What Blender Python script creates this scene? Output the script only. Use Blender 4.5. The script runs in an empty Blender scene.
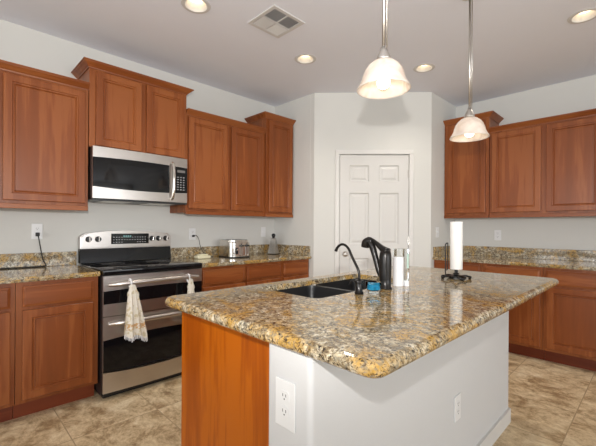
import bpy, bmesh, math, random
from mathutils import Vector, Matrix
random.seed(7)
SC = bpy.context.scene
COL = SC.collection
PI = math.pi

# ------------------------------------------------------------------ camera
cam_d = bpy.data.cameras.new('camera')
cam = bpy.data.objects.new('camera', cam_d)
COL.objects.link(cam)
cam_d.sensor_width = 36.0
cam_d.lens = 359.08 * 36.0 / 596.0
cam_d.shift_y = 4.83 / 596.0
cam_d.clip_start = 0.02
CX, CZ = 3.4353, 1.2362
cam.matrix_world = (Matrix.Translation((CX, 0, CZ)) @ Matrix.Rotation(0.7902, 4, 'Z')
                    @ Matrix.Rotation(PI / 2, 4, 'X') @ Matrix.Rotation(0.0059, 4, 'Z'))
SC.camera = cam

# ------------------------------------------------------------------ world, big lights, exposure
w = bpy.data.worlds.new('world'); SC.world = w; w.use_nodes = True
w.node_tree.nodes['Background'].inputs[0].default_value = (0.93, 0.96, 1.0, 1)
w.node_tree.nodes['Background'].inputs[1].default_value = 0.6
SC.view_settings.view_transform = 'Standard'
SC.view_settings.look = 'None'
SC.view_settings.gamma = 1.0
SC.view_settings.use_curve_mapping = False
SC.view_settings.exposure = 0.07

def lamp(name, kind, loc, energy, color=(1, 1, 1), size=0.1, rot=(0, 0, 0), spot=None, parent=None):
    d = bpy.data.lights.new(name, kind); d.energy = energy; d.color = color
    if kind == 'AREA': d.shape = 'DISK'; d.size = size
    elif kind in ('POINT', 'SPOT'): d.shadow_soft_size = size
    if kind == 'SPOT': d.spot_size = spot; d.spot_blend = 0.8
    o = bpy.data.objects.new(name, d); COL.objects.link(o)
    o.location = loc; o.rotation_euler = rot
    if parent: o.parent = parent
    return o

# the photographer's flash, just above the camera
lamp('camera_flash', 'SPOT', (3.45, -0.03, 1.455), 150, (1.0, 0.98, 0.95), 0.02, (PI / 2 + 0.34, 0, 0.7902), math.radians(125))
# large unseen area lights, added to fill the room with soft cool light
def fill_light(name, loc, rot, sx, sy, e):
    d = bpy.data.lights.new(name, 'AREA'); d.shape = 'RECTANGLE'; d.size = sx; d.size_y = sy; d.energy = e; d.color = (0.90, 0.95, 1.0)
    o = bpy.data.objects.new(name, d); COL.objects.link(o); o.location = loc; o.rotation_euler = rot
fill_light('fill_back', (3.2, -7.9, 1.5), (PI / 2, 0, 0), 7.0, 2.1, 270)
fill_light('fill_side', (10.9, 0.6, 1.5), (PI / 2, 0, PI / 2), 7.0, 2.1, 230)

ZC = 2.764      # ceiling
YR = 4.570      # right wall plane
YL = 2.985      # left return wall plane
XR = 1.625      # right return wall plane
PA = Vector((0.675, 2.985)); PB = Vector((1.625, 3.888))   # the pantry wall, corner to corner

# ------------------------------------------------------------------ materials
def lin(r, g, b):
    f = lambda c: (c / 255 / 12.92) if c <= 10 else ((c / 255 + 0.055) / 1.055) ** 2.4
    return (f(r), f(g), f(b), 1)

def newmat(name):
    m = bpy.data.materials.new(name); m.use_nodes = True
    nt = m.node_tree; return m, nt, nt.nodes['Principled BSDF']

def plain(name, col, rough=0.5, metal=0.0, spec=0.5, bump=None, vary=0.06, vscale=6, **kw):
    m, nt, b = newmat(name)
    N = nt.nodes.new; L = nt.links.new
    tc = N('ShaderNodeTexCoord'); n = N('ShaderNodeTexNoise'); n.inputs['Scale'].default_value = vscale
    L(tc.outputs['Object'], n.inputs['Vector'])
    mx = N('ShaderNodeMix'); mx.data_type = 'RGBA'
    mx.inputs[6].default_value = tuple(c * (1 - vary) for c in col[:3]) + (1,)
    mx.inputs[7].default_value = tuple(min(1, c * (1 + vary)) for c in col[:3]) + (1,)
    L(n.outputs['Fac'], mx.inputs[0]); L(mx.outputs[2], b.inputs['Base Color'])
    b.inputs['Roughness'].default_value = rough; b.inputs['Metallic'].default_value = metal
    b.inputs['Specular IOR Level'].default_value = spec
    for k, v in kw.items(): b.inputs[k.replace('_', ' ')].default_value = v
    if bump:
        n2 = N('ShaderNodeTexNoise'); n2.inputs['Scale'].default_value = bump[0]; n2.inputs['Detail'].default_value = 3
        L(tc.outputs['Object'], n2.inputs['Vector'])
        bp = N('ShaderNodeBump'); bp.inputs['Strength'].default_value = bump[1]; bp.inputs['Distance'].default_value = 0.002
        L(n2.outputs['Fac'], bp.inputs['Height']); L(bp.outputs['Normal'], b.inputs['Normal'])
    return m

def wood(name, dark, mid, light, axis='Z', rough=0.34, scale=1.0, contrast=0.62):
    m, nt, b = newmat(name)
    N = nt.nodes.new; L = nt.links.new
    tc = N('ShaderNodeTexCoord'); mp = N('ShaderNodeMapping')
    oi = N('ShaderNodeObjectInfo'); ad = N('ShaderNodeVectorMath'); ad.operation = 'SCALE'
    ad.inputs['Scale'].default_value = 13.0
    cb = N('ShaderNodeCombineXYZ')
    for i in range(3): L(oi.outputs['Random'], cb.inputs[i])
    L(cb.outputs[0], ad.inputs[0])
    ad2 = N('ShaderNodeVectorMath'); L(tc.outputs['Object'], ad2.inputs[0]); L(ad.outputs[0], ad2.inputs[1])
    L(ad2.outputs[0], mp.inputs['Vector'])
    s = [9 * scale] * 3; s['XYZ'.index(axis)] = 0.7 * scale; mp.inputs['Scale'].default_value = s
    n1 = N('ShaderNodeTexNoise'); n1.inputs['Scale'].default_value = 1.0; n1.inputs['Detail'].default_value = 3
    n1.inputs['Distortion'].default_value = 0.6
    n2 = N('ShaderNodeTexNoise'); n2.inputs['Scale'].default_value = 5.0; n2.inputs['Detail'].default_value = 5
    L(mp.outputs[0], n1.inputs['Vector']); L(mp.outputs[0], n2.inputs['Vector'])
    n3 = N('ShaderNodeTexNoise'); n3.inputs['Scale'].default_value = 0.28; L(mp.outputs[0], n3.inputs['Vector'])
    a = N('ShaderNodeMath'); a.operation = 'MULTIPLY_ADD'; a.inputs[1].default_value = 0.35
    L(n2.outputs['Fac'], a.inputs[0]); L(n1.outputs['Fac'], a.inputs[2])
    a2 = N('ShaderNodeMath'); a2.operation = 'MULTIPLY_ADD'; a2.inputs[1].default_value = 0.5
    L(n3.outputs['Fac'], a2.inputs[0]); L(a.outputs[0], a2.inputs[2])
    r = N('ShaderNodeValToRGB'); e = r.color_ramp.elements
    c = 0.92; h = 0.22 / contrast
    e[0].position = c - h; e[0].color = dark; e[1].position = c + h; e[1].color = light
    k = e.new(c); k.color = mid
    L(a2.outputs[0], r.inputs[0]); L(r.outputs[0], b.inputs['Base Color'])
    b.inputs['Roughness'].default_value = rough; b.inputs['Specular IOR Level'].default_value = 0.32
    bp = N('ShaderNodeBump'); bp.inputs['Strength'].default_value = 0.08; bp.inputs['Distance'].default_value = 0.001
    L(n2.outputs['Fac'], bp.inputs['Height']); L(bp.outputs[0], b.inputs['Normal'])
    return m

def granite(name, scale=1.0):
    m, nt, b = newmat(name)
    N = nt.nodes.new; L = nt.links.new
    tc = N('ShaderNodeTexCoord')
    def noise(s, d=4, dist=0.0, rough=0.6, src=None):
        n = N('ShaderNodeTexNoise'); n.inputs['Scale'].default_value = s * scale; n.inputs['Detail'].default_value = d
        n.inputs['Distortion'].default_value = dist; n.inputs['Roughness'].default_value = rough
        L(src or tc.outputs['Object'], n.inputs['Vector']); return n.outputs['Fac']
    def ramp(src, stops):
        r = N('ShaderNodeValToRGB'); e = r.color_ramp.elements
        e[0].position, e[0].color = stops[0]; e[1].position, e[1].color = stops[-1]
        for p, c in stops[1:-1]: k = e.new(p); k.color = c
        L(src, r.inputs[0]); return r.outputs[0]
    def mix(f, a_, b_):
        x = N('ShaderNodeMix'); x.data_type = 'RGBA'; L(f, x.inputs[0]); L(a_, x.inputs[6]) if not isinstance(a_, tuple) else setattr(x.inputs[6], 'default_value', a_)
        L(b_, x.inputs[7]) if not isinstance(b_, tuple) else setattr(x.inputs[7], 'default_value', b_)
        return x.outputs[2]
    W = (1, 1, 1, 1); K = (0, 0, 0, 1)
    base = ramp(noise(34, 6, 0.9, 0.72), [(0.36, lin(104, 86, 64)), (0.45, lin(156, 138, 108)), (0.53, lin(196, 182, 152)), (0.62, lin(222, 213, 192))])
    gold = ramp(noise(5, 4, 1.2), [(0.47, K), (0.60, (0.8, 0.8, 0.8, 1))])
    c1 = mix(gold, base, lin(196, 152, 66))
    grey = ramp(noise(40, 5, 0.8, 0.7), [(0.50, K), (0.60, (0.8, 0.8, 0.8, 1))])
    c2 = mix(grey, c1, lin(128, 122, 108))
    brown = ramp(noise(70, 6, 1.0, 0.75), [(0.53, K), (0.60, (0.85, 0.85, 0.85, 1))])
    c3 = mix(brown, c2, lin(84, 62, 44))
    vein = ramp(noise(24, 6, 1.6, 0.7), [(0.43, K), (0.47, W), (0.53, W), (0.57, K)])
    blk = ramp(noise(90, 4, 0.6, 0.65), [(0.52, K), (0.59, W)])
    mm = N('ShaderNodeMath'); mm.operation = 'MULTIPLY'; L(vein, mm.inputs[0]); L(blk, mm.inputs[1])
    c4 = mix(mm.outputs[0], c3, lin(40, 34, 30))
    L(c4, b.inputs['Base Color'])
    b.inputs['Roughness'].default_value = 0.09
    b.inputs['Specular IOR Level'].default_value = 0.55
    return m

def floor_mat():
    m, nt, b = newmat('travertine_tile')
    N = nt.nodes.new; L = nt.links.new
    tc = N('ShaderNodeTexCoord')
    br = N('ShaderNodeTexBrick'); br.offset = 0.0; br.inputs['Scale'].default_value = 1.0
    br.inputs['Brick Width'].default_value = 0.5; br.inputs['Row Height'].default_value = 0.5
    br.inputs['Mortar Size'].default_value = 0.0035; br.inputs['Mortar Smooth'].default_value = 0.3
    br.inputs['Color1'].default_value = (0.3, 0.3, 0.3, 1); br.inputs['Color2'].default_value = (0.7, 0.7, 0.7, 1)
    br.inputs['Mortar'].default_value = (0.5, 0.5, 0.5, 1)
    mp = N('ShaderNodeMapping'); mp.inputs['Location'].default_value = (-0.04, -0.04, 0)
    L(tc.outputs['Object'], mp.inputs[0]); L(mp.outputs[0], br.inputs['Vector'])
    off = N('ShaderNodeVectorMath'); off.operation = 'MULTIPLY_ADD'
    L(br.outputs['Color'], off.inputs[0]); off.inputs[1].default_value = (4, 4, 4); L(tc.outputs['Object'], off.inputs[2])
    st = N('ShaderNodeMapping'); st.inputs['Rotation'].default_value = (0, 0, 0.5); st.inputs['Scale'].default_value = (1.0, 1.25, 1)
    L(off.outputs[0], st.inputs[0])
    n1 = N('ShaderNodeTexNoise'); n1.inputs['Scale'].default_value = 6.0; n1.inputs['Detail'].default_value = 12
    n1.inputs['Roughness'].default_value = 0.8; n1.inputs['Distortion'].default_value = 0.35
    L(st.outputs[0], n1.inputs['Vector'])
    r = N('ShaderNodeValToRGB'); e = r.color_ramp.elements
    e[0].position = 0.34; e[0].color = lin(140, 112, 80); e[1].position = 0.64; e[1].color = lin(246, 230, 198)
    for p, c in ((0.43, lin(176, 150, 114)), (0.49, lin(208, 184, 146)), (0.55, lin(226, 204, 166))): k = e.new(p); k.color = c
    L(n1.outputs['Fac'], r.inputs[0])
    mx = N('ShaderNodeMix'); mx.data_type = 'RGBA'; L(r.outputs[0], mx.inputs[6]); mx.inputs[7].default_value = lin(180, 156, 122)
    L(br.outputs['Fac'], mx.inputs[0]); L(mx.outputs[2], b.inputs['Base Color'])
    b.inputs['Roughness'].default_value = 0.42
    bp = N('ShaderNodeBump'); bp.inputs['Strength'].default_value = 0.25; bp.inputs['Distance'].default_value = 0.002; bp.invert = True
    L(br.outputs['Fac'], bp.inputs['Height']); L(bp.outputs[0], b.inputs['Normal'])
    return m

def emis(name, col, s):
    m, nt, b = newmat(name); b.inputs['Base Color'].default_value = col
    b.inputs['Emission Color'].default_value = col; b.inputs['Emission Strength'].default_value = s
    return m

M = {}
M['wall'] = plain('wall_paint', lin(210, 209, 204), 0.75, bump=(90, 0.25), vary=0.01)
M['knee'] = plain('knee_wall_paint', lin(206, 206, 206), 0.6, bump=(70, 0.3), vary=0.01)
M['ceil'] = plain('ceiling_paint', lin(230, 232, 240), 0.9, bump=(110, 0.3), vary=0.01)
M['trim'] = plain('white_trim_paint', lin(214, 212, 208), 0.38, vary=0.01)
M['door'] = plain('door_paint', lin(208, 206, 202), 0.42, vary=0.01)
M['floor'] = floor_mat()
M['granite'] = granite('granite')
M['wood'] = wood('maple_stain', lin(118, 62, 28), lin(134, 72, 34), lin(148, 85, 44))
M['woodh'] = wood('maple_stain_horizontal', lin(118, 62, 28), lin(134, 72, 34), lin(148, 85, 44), axis='X')
M['wood_end'] = wood('oiled_end_panel', lin(142, 64, 4), lin(162, 78, 6), lin(178, 92, 10), scale=1.6, contrast=1.1, rough=0.3)
M['toe'] = wood('toe_kick_stain', lin(96, 42, 22), lin(112, 50, 28), lin(126, 60, 34), axis='X')
M['cabin'] = plain('cabinet_interior', lin(190, 150, 100), 0.6)
M['steel'] = plain('brushed_steel', lin(196, 190, 185), 0.3, 1.0, vary=0.03, vscale=40)
M['chrome'] = plain('polished_chrome', lin(214, 210, 204), 0.16, 1.0, vary=0.01)
M['nickel'] = plain('brushed_nickel', lin(200, 196, 190), 0.32, 1.0, vary=0.02)
M['bglass'] = plain('black_glass', (0.005, 0.005, 0.006, 1), 0.06, spec=0.35, vary=0)
M['bplastic'] = plain('black_plastic', (0.012, 0.012, 0.013, 1), 0.35, vary=0)
M['bglass2'] = plain('window_mesh_glass', (0.008, 0.008, 0.009, 1), 0.10, spec=0.35, vary=0.1, vscale=60)
M['bmetal'] = plain('dark_bronze', (0.016, 0.014, 0.013, 1), 0.28, 0.5, vary=0.05)
M['sink'] = plain('black_composite', (0.009, 0.009, 0.010, 1), 0.38, vary=0.15, vscale=200)
M['drain'] = plain('drain_steel', lin(150, 150, 150), 0.3, 1.0)
M['white'] = plain('white_plastic', lin(232, 232, 234), 0.32, vary=0.01)
M['plate'] = plain('outlet_plastic', lin(226, 226, 226), 0.35, vary=0.01)
M['slot'] = plain('outlet_slot', (0.02, 0.02, 0.02, 1), 0.6)
M['cream'] = plain('cream_plastic', lin(226, 220, 190), 0.35, vary=0.01)
M['paper'] = plain('paper_towel', lin(238, 236, 232), 0.95, bump=(260, 0.5), vary=0.01)
M['mark'] = plain('grey_marking', lin(170, 170, 172), 0.5)
M['grille'] = plain('grille_dark', lin(110, 108, 106), 0.6, 0.3)
M['duct'] = plain('duct_dark', lin(120, 120, 122), 0.9)
M['vent'] = plain('vent_white', lin(208, 206, 204), 0.5)
M['display'] = emis('range_display', lin(120, 170, 170), 0.02)
M['lens'] = emis('can_lens', (1.0, 0.80, 0.52, 1), 3.2)
M['bulb'] = emis('bulb_glow', (1.0, 0.86, 0.66, 1), 9)
M['rubber'] = plain('black_cord', (0.012, 0.012, 0.012, 1), 0.5)
M['green'] = plain('green_label', lin(168, 192, 180), 0.4)

def glass(name, col, rough=0.03, ior=1.45, tr=1.0):
    m, nt, b = newmat(name)
    b.inputs['Base Color'].default_value = col; b.inputs['Roughness'].default_value = rough
    b.inputs['Transmission Weight'].default_value = tr; b.inputs['IOR'].default_value = ior
    return m
M['clear'] = glass('clear_plastic', (0.92, 0.95, 0.94, 1), 0.05, 1.3)
M['cup'] = glass('cup_glass', (0.86, 0.94, 0.96, 1), 0.04, 1.09)
M['blue'] = plain('blue_soap', lin(50, 160, 205), 0.15, vary=0.03)

def shade_mat():
    m, nt, b = newmat('alabaster_glass'); N = nt.nodes.new; L = nt.links.new
    tc = N('ShaderNodeTexCoord'); n = N('ShaderNodeTexNoise'); n.inputs['Scale'].default_value = 9; n.inputs['Detail'].default_value = 5
    n.inputs['Distortion'].default_value = 1.5; L(tc.outputs['Object'], n.inputs['Vector'])
    r = N('ShaderNodeValToRGB'); e = r.color_ramp.elements
    e[0].position = 0.35; e[0].color = lin(226, 214, 204); e[1].position = 0.65; e[1].color = lin(248, 242, 236)
    L(n.outputs['Fac'], r.inputs[0]); L(r.outputs[0], b.inputs['Base Color'])
    b.inputs['Roughness'].default_value = 0.25
    t = N('ShaderNodeBsdfTranslucent'); L(r.outputs[0], t.inputs[0])
    ms = N('ShaderNodeMixShader'); ms.inputs[0].default_value = 0.38
    L(b.outputs[0], ms.inputs[1]); L(t.outputs[0], ms.inputs[2]); L(ms.outputs[0], nt.nodes['Material Output'].inputs[0])
    return m
M['shade'] = shade_mat()

def cloth_mat():
    m, nt, b = newmat('kitchen_towel_cloth'); N = nt.nodes.new; L = nt.links.new
    tc = N('ShaderNodeTexCoord'); sp = N('ShaderNodeSeparateXYZ'); L(tc.outputs['Object'], sp.inputs[0])
    n = N('ShaderNodeTexNoise'); n.inputs['Scale'].default_value = 38; n.inputs['Detail'].default_value = 3; L(tc.outputs['Object'], n.inputs['Vector'])
    r = N('ShaderNodeValToRGB'); e = r.color_ramp.elements
    e[0].position = 0.52; e[0].color = lin(226, 220, 208); e[1].position = 0.60; e[1].color = lin(204, 192, 162)
    L(n.outputs['Fac'], r.inputs[0])
    # embroidered band near the hem (orange-brown)
    n2 = N('ShaderNodeTexNoise'); n2.inputs['Scale'].default_value = 70; L(tc.outputs['Object'], n2.inputs['Vector'])
    r2 = N('ShaderNodeValToRGB'); r2.color_ramp.elements[0].position = 0.45; r2.color_ramp.elements[1].position = 0.55
    L(n2.outputs['Fac'], r2.inputs[0])
    a1 = N('ShaderNodeMath'); a1.operation = 'COMPARE'; a1.inputs[1].default_value = 0.075; a1.inputs[2].default_value = 0.022
    L(sp.outputs['Z'], a1.inputs[0])
    mu = N('ShaderNodeMath'); mu.operation = 'MULTIPLY'; L(a1.outputs[0], mu.inputs[0]); L(r2.outputs[0], mu.inputs[1])
    mx = N('ShaderNodeMix'); mx.data_type = 'RGBA'; L(mu.outputs[0], mx.inputs[0]); L(r.outputs[0], mx.inputs[6]); mx.inputs[7].default_value = lin(200, 158, 108)
    L(mx.outputs[2], b.inputs['Base Color']); b.inputs['Roughness'].default_value = 0.95
    bp = N('ShaderNodeBump'); bp.inputs['Strength'].default_value = 0.4; bp.inputs['Distance'].default_value = 0.002
    L(n2.outputs['Fac'], bp.inputs['Height']); L(bp.outputs[0], b.inputs['Normal'])
    return m
M['cloth'] = cloth_mat()

# ------------------------------------------------------------------ mesh helpers
def obj(name, bm, mat, parent=None, smooth=False, auto=None, loc=None, rot=None):
    bmesh.ops.recalc_face_normals(bm, faces=bm.faces)
    me = bpy.data.meshes.new(name); bm.to_mesh(me); bm.free()
    me.materials.append(M[mat] if isinstance(mat, str) else mat)
    if smooth or auto:
        for p in me.polygons: p.use_smooth = True
    if auto: me.set_sharp_from_angle(angle=math.radians(auto))
    o = bpy.data.objects.new(name, me); COL.objects.link(o)
    if loc is not None: o.location = loc
    if rot is not None: o.rotation_euler = rot
    if parent: o.parent = parent
    return o

def tag(o, label, cat, group=None, kind=None):
    if label: o['label'] = label
    if cat: o['category'] = cat
    if group: o['group'] = group
    if kind: o['kind'] = kind
    return o

def thing(name, label, cat, loc=(0, 0, 0), rz=0.0, group=None):
    o = bpy.data.objects.new(name, None); o.empty_display_size = 0.05; COL.objects.link(o)
    o.location = loc; o.rotation_euler = (0, 0, rz)
    return tag(o, label, cat, group)

def struct(name, bm, mat, parent=None, **k):
    o = obj(name, bm, mat, parent, **k)
    if parent is None: o['kind'] = 'structure'
    return o

def B(*boxes, bev=0.0, seg=2, bm=None):
    """boxes: (x0,x1,y0,y1,z0,z1)"""
    bm = bm or bmesh.new()
    for x0, x1, y0, y1, z0, z1 in boxes:
        r = bmesh.ops.create_cube(bm, size=1.0, matrix=Matrix.Translation(((x0 + x1) / 2, (y0 + y1) / 2, (z0 + z1) / 2)) @ Matrix.Diagonal((abs(x1 - x0), abs(y1 - y0), abs(z1 - z0), 1)))
        if bev:
            es = {e for v in r['verts'] for e in v.link_edges}
            bmesh.ops.bevel(bm, geom=list(es), offset=bev, segments=seg, affect='EDGES', profile=0.5)
    return bm

def lathe(profile, seg=32, bm=None, mat=Matrix.Identity(4), closed=False, angle=2 * PI):
    """profile: list of (r,z)"""
    bm = bm or bmesh.new(); rings = []
    for r, z in profile:
        if r < 1e-6: rings.append([bm.verts.new(mat @ Vector((0, 0, z)))])
        else: rings.append([bm.verts.new(mat @ Vector((r * math.cos(2 * PI * i / seg), r * math.sin(2 * PI * i / seg), z))) for i in range(seg)])
    pairs = list(zip(rings, rings[1:]))
    if closed: pairs.append((rings[-1], rings[0]))
    for a, b in pairs:
        for i in range(seg):
            j = (i + 1) % seg
            if len(a) == 1 and len(b) == 1: continue
            if len(a) == 1: bm.faces.new((a[0], b[i], b[j]))
            elif len(b) == 1: bm.faces.new((a[i], a[j], b[0]))
            else: bm.faces.new((a[i], a[j], b[j], b[i]))
    return bm

def tube(pts, rad, seg=10, bm=None, cap=True, sy=1.0, smoothn=0):
    bm = bm or bmesh.new(); pts = [Vector(p) for p in pts]
    rad = list(rad) if hasattr(rad, '__len__') else [rad] * len(pts)
    if smoothn:
        P2, R2 = [], []
        n = len(pts)
        for i in range(n - 1):
            p0, p1, p2, p3 = pts[max(0, i - 1)], pts[i], pts[i + 1], pts[min(n - 1, i + 2)]
            for k in range(smoothn):
                t = k / smoothn
                P2.append(0.5 * ((2 * p1) + (p2 - p0) * t + (2 * p0 - 5 * p1 + 4 * p2 - p3) * t * t + (3 * p1 - p0 - 3 * p2 + p3) * t ** 3))
                R2.append(rad[i] * (1 - t) + rad[i + 1] * t)
        P2.append(pts[-1]); R2.append(rad[-1]); pts, rad = P2, R2
    rings = []; up = Vector((0.13, 0.21, 0.97)).normalized(); prev = None
    for i, p in enumerate(pts):
        t = (pts[min(i + 1, len(pts) - 1)] - pts[max(i - 1, 0)]).normalized()
        if prev is None:
            a = t.cross(up);
            if a.length < 1e-3: a = t.cross(Vector((1, 0, 0)))
            a.normalize()
        else: a = (prev - t * prev.dot(t)).normalized()
        prev = a; b_ = t.cross(a)
        rings.append([bm.verts.new(p + a * rad[i] * math.cos(2 * PI * k / seg) + b_ * rad[i] * sy * math.sin(2 * PI * k / seg)) for k in range(seg)])
    for a, b_ in zip(rings, rings[1:]):
        for k in range(seg): bm.faces.new((a[k], a[(k + 1) % seg], b_[(k + 1) % seg], b_[k]))
    if cap: bm.faces.new(rings[0]); bm.faces.new(rings[-1][::-1])
    return bm

def prism(poly, z0, z1, bm=None, mat=Matrix.Identity(4)):
    """poly (x,y) extruded z0..z1, then transformed"""
    bm = bm or bmesh.new()
    a = [bm.verts.new(mat @ Vector((x, y, z0))) for x, y in poly]; b = [bm.verts.new(mat @ Vector((x, y, z1))) for x, y in poly]
    n = len(poly)
    for i in range(n): bm.faces.new((a[i], a[(i + 1) % n], b[(i + 1) % n], b[i]))
    bm.faces.new(a[::-1]); bm.faces.new(b)
    return bm

def holed(outer, holes, z0, z1, bm=None, mat=Matrix.Identity(4)):
    """slab with holes: outer and holes are lists of (x,y)"""
    bm = bm or bmesh.new()
    for z, flip in ((z0, True), (z1, False)):
        es = []
        for loop in [outer] + holes:
            vs = [bm.verts.new((x, y, z)) for x, y in loop]
            es += [bm.edges.new((vs[i], vs[(i + 1) % len(vs)])) for i in range(len(vs))]
            if flip: loop_store.append(vs)
            else:
                lo = loop_store.pop(0)
                for i in range(len(vs)):
                    j = (i + 1) % len(vs); bm.faces.new((lo[i], lo[j], vs[j], vs[i]))
        bmesh.ops.triangle_fill(bm, use_beauty=True, use_dissolve=False, edges=es)
    bmesh.ops.transform(bm, matrix=mat, verts=bm.verts)
    return bm
loop_store = []

def rrect(x0, x1, y0, y1, r, n=6):
    p = []
    for cx_, cy_, a0 in ((x1 - r, y1 - r, 0), (x0 + r, y1 - r, 90), (x0 + r, y0 + r, 180), (x1 - r, y0 + r, 270)):
        for k in range(n + 1):
            a = math.radians(a0 + 90 * k / n); p.append((cx_ + r * math.cos(a), cy_ + r * math.sin(a)))
    return p

def nested(x0, x1, z0, z1, loops, back, bm=None):
    """front panel facing -Y made of nested rectangles: loops = [(inset, y)], back = y of the back"""
    bm = bm or bmesh.new(); rings = []
    for ins, y in [(0, back)] + loops:
        rings.append([bm.verts.new(c) for c in ((x0 + ins, y, z0 + ins), (x1 - ins, y, z0 + ins), (x1 - ins, y, z1 - ins), (x0 + ins, y, z1 - ins))])
    for a, b in zip(rings, rings[1:]):
        for i in range(4): bm.faces.new((a[i], a[(i + 1) % 4], b[(i + 1) % 4], b[i]))
    bm.faces.new(rings[0][::-1]); bm.faces.new(rings[-1])
    return bm

def cab_door(name, x0, x1, z0, z1, parent, mat='wood'):
    t = -0.023
    loops = [(0.0, t + 0.004), (0.004, t), (0.048, t), (0.052, t + 0.007), (0.058, t + 0.0075), (0.064, t + 0.004), (0.068, t + 0.013), (0.088, t + 0.0125), ]
    return obj(name, nested(x0, x1, z0, z1, loops, -0.0005), mat, parent)

def drawer_front(x0, x1, z0, z1, parent):
    t = -0.020
    loops = [(0.0, t + 0.007), (0.004, t + 0.005), (0.012, t + 0.003), (0.015, t), ]
    return obj('drawer_front', nested(x0, x1, z0, z1, loops, -0.0005), 'woodh', parent)

def crown(x0, x1, d, z0, h, out, left, right, parent):
    """crown moulding along the front (y=0 plane) and along exposed sides, d = depth to wall"""
    prof = [(0.0, 0.0), (0.006, 0.0), (0.008, h * 0.16), (0.016, h * 0.28), (out * 0.55, h * 0.52), (out * 0.82, h * 0.72), (out * 0.86, h * 0.82), (out, h * 0.84), (out, h), (0.0, h)]
    bm = bmesh.new(); cols = []
    path = []
    if left: path.append(((x0, d), (-1, 0)))
    path.append(((x0, 0), (-1 if left else 0, -1)))
    path.append(((x1, 0), (1 if right else 0, -1)))
    if right: path.append(((x1, d), (1, 0)))
    for (px, py), (ox, oy) in path:
        cols.append([bm.verts.new((px + ox * o, py + oy * o, z0 + z)) for o, z in prof])
    for a, b in zip(cols, cols[1:]):
        for i in range(len(prof)):
            j = (i + 1) % len(prof); bm.faces.new((a[i], a[j], b[j], b[i]))
    bm.faces.new(cols[0]); bm.faces.new(cols[-1][::-1])
    return obj('crown_moulding', bm, 'woodh', parent)

def upper(label, loc, rz, W, D, zb, zt, doors, cr=(False, False), rail=True, crh=(0.05, 0.05)):
    """wall cabinet; loc = world point of front-left corner at z 0; local front at y=0, wall at y=D"""
    t = thing('wall_cabinet', label, 'cabinet', loc, rz)
    e = 0.001
    # carcass: sides, top, recessed bottom, back
    obj('cabinet_body', B((e, 0.018, 0.02, D, zb + 0.012, zt), (W - 0.018, W - e, 0.02, D, zb + 0.012, zt), (0.018, W - 0.018, 0.02, D, zt - 0.018, zt),
                          (0.018, W - 0.018, 0.02, D, zb + 0.03, zb + 0.045), (0.018, W - 0.018, D - 0.006, D, zb + 0.045, zt - 0.018)), 'wood', t)
    # face frame
    fr = [(e, 0.045, 0, 0.02, zb, zt), (W - 0.045, W - e, 0, 0.02, zb, zt), (0.045, W - 0.045, 0, 0.02, zt - 0.06, zt), (0.045, W - 0.045, 0, 0.02, zb, zb + 0.06)]
    for a, b in zip(doors, doors[1:]): fr.append((a[1] - 0.012, b[0] + 0.012, 0, 0.02, zb + 0.06, zt - 0.06))
    obj('face_frame', B(*fr), 'wood', t)
    if rail: obj('light_rail', B((e, W - e, -0.010, -0.0003, zb - 0.004, zb + 0.030), bev=0.003), 'woodh', t)
    for a, b in doors: cab_door('door', a, b, zb + 0.052 if rail else zb + 0.012, zt - 0.028, t)
    crown(0.0005, W - 0.0005, D, zt - 0.012, crh[0], crh[1], cr[0], cr[1], t)
    return t

def base(label, loc, rz, W, D, fronts, gap_left=0.0):
    """base cabinet; fronts = list of (x0,x1)"""
    t = thing('base_cabinet', label, 'cabinet', loc, rz)
    e = 0.001; zt = 0.884
    obj('cabinet_body', B((e, 0.018, 0.02, D, 0.115, zt), (W - 0.018, W - e, 0.02, D, 0.115, zt), (0.018, W - 0.018, 0.02, D, 0.115, 0.133),
                          (0.018, W - 0.018, D - 0.006, D, 0.133, zt), (0.018, W - 0.018, 0.02, D - 0.006, zt - 0.018, zt)), 'wood', t)
    fr = [(e, 0.035, 0, 0.02, 0.115, zt), (W - 0.035, W - e, 0, 0.02, 0.115, zt), (0.035, W - 0.035, 0, 0.02, zt - 0.035, zt), (0.035, W - 0.035, 0, 0.02, 0.115, 0.15), (0.035, W - 0.035, 0, 0.02, 0.70, 0.735)]
    for a, b in zip(fronts, fronts[1:]): fr.append((a[1] - 0.01, b[0] + 0.01, 0, 0.02, 0.15, zt - 0.035))
    obj('face_frame', B(*fr), 'wood', t)
    obj('toe_kick', B((e, W - e, 0.08, 0.095, 0.0, 0.1145)), 'toe', t)
    for a, b in fronts:
        drawer_front(a, b, 0.727, 0.858, t)
        cab_door('door', a, b, 0.140, 0.706, t)
    return t

# ------------------------------------------------------------------ structure
XMAX, YMIN = 11.0, -8.0
struct('floor', B((-0.1, XMAX, YMIN, YR + 0.1, -0.05, 0.0)), 'floor')
CANS = [(1.182, 1.233), (1.168, 2.327), (1.846, 3.250), (3.046, 3.255)]
def circ(x, y, r, n=28): return [(x + r * math.cos(2 * PI * i / n), y + r * math.sin(2 * PI * i / n)) for i in range(n)]
struct('ceiling', holed([(-0.1, YMIN), (XMAX, YMIN), (XMAX, YR + 0.1), (-0.1, YR + 0.1)], [circ(x, y, 0.078) for x, y in CANS], ZC, ZC + 0.006), 'ceil')
struct('wall_left', B((-0.1, 0.0, YMIN, 2.985 + 0.1, 0, ZC)), 'wall')
struct('wall_left_return', B((0.0, PA.x - 0.06, YL, YL + 0.1, 0, ZC)), 'wall')
struct('wall_right', B((XR, XMAX, YR, YR + 0.1, 0, ZC)), 'wall')
struct('wall_right_return', B((XR - 0.1, XR, PB.y + 0.06, YR, 0, ZC)), 'wall')

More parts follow.
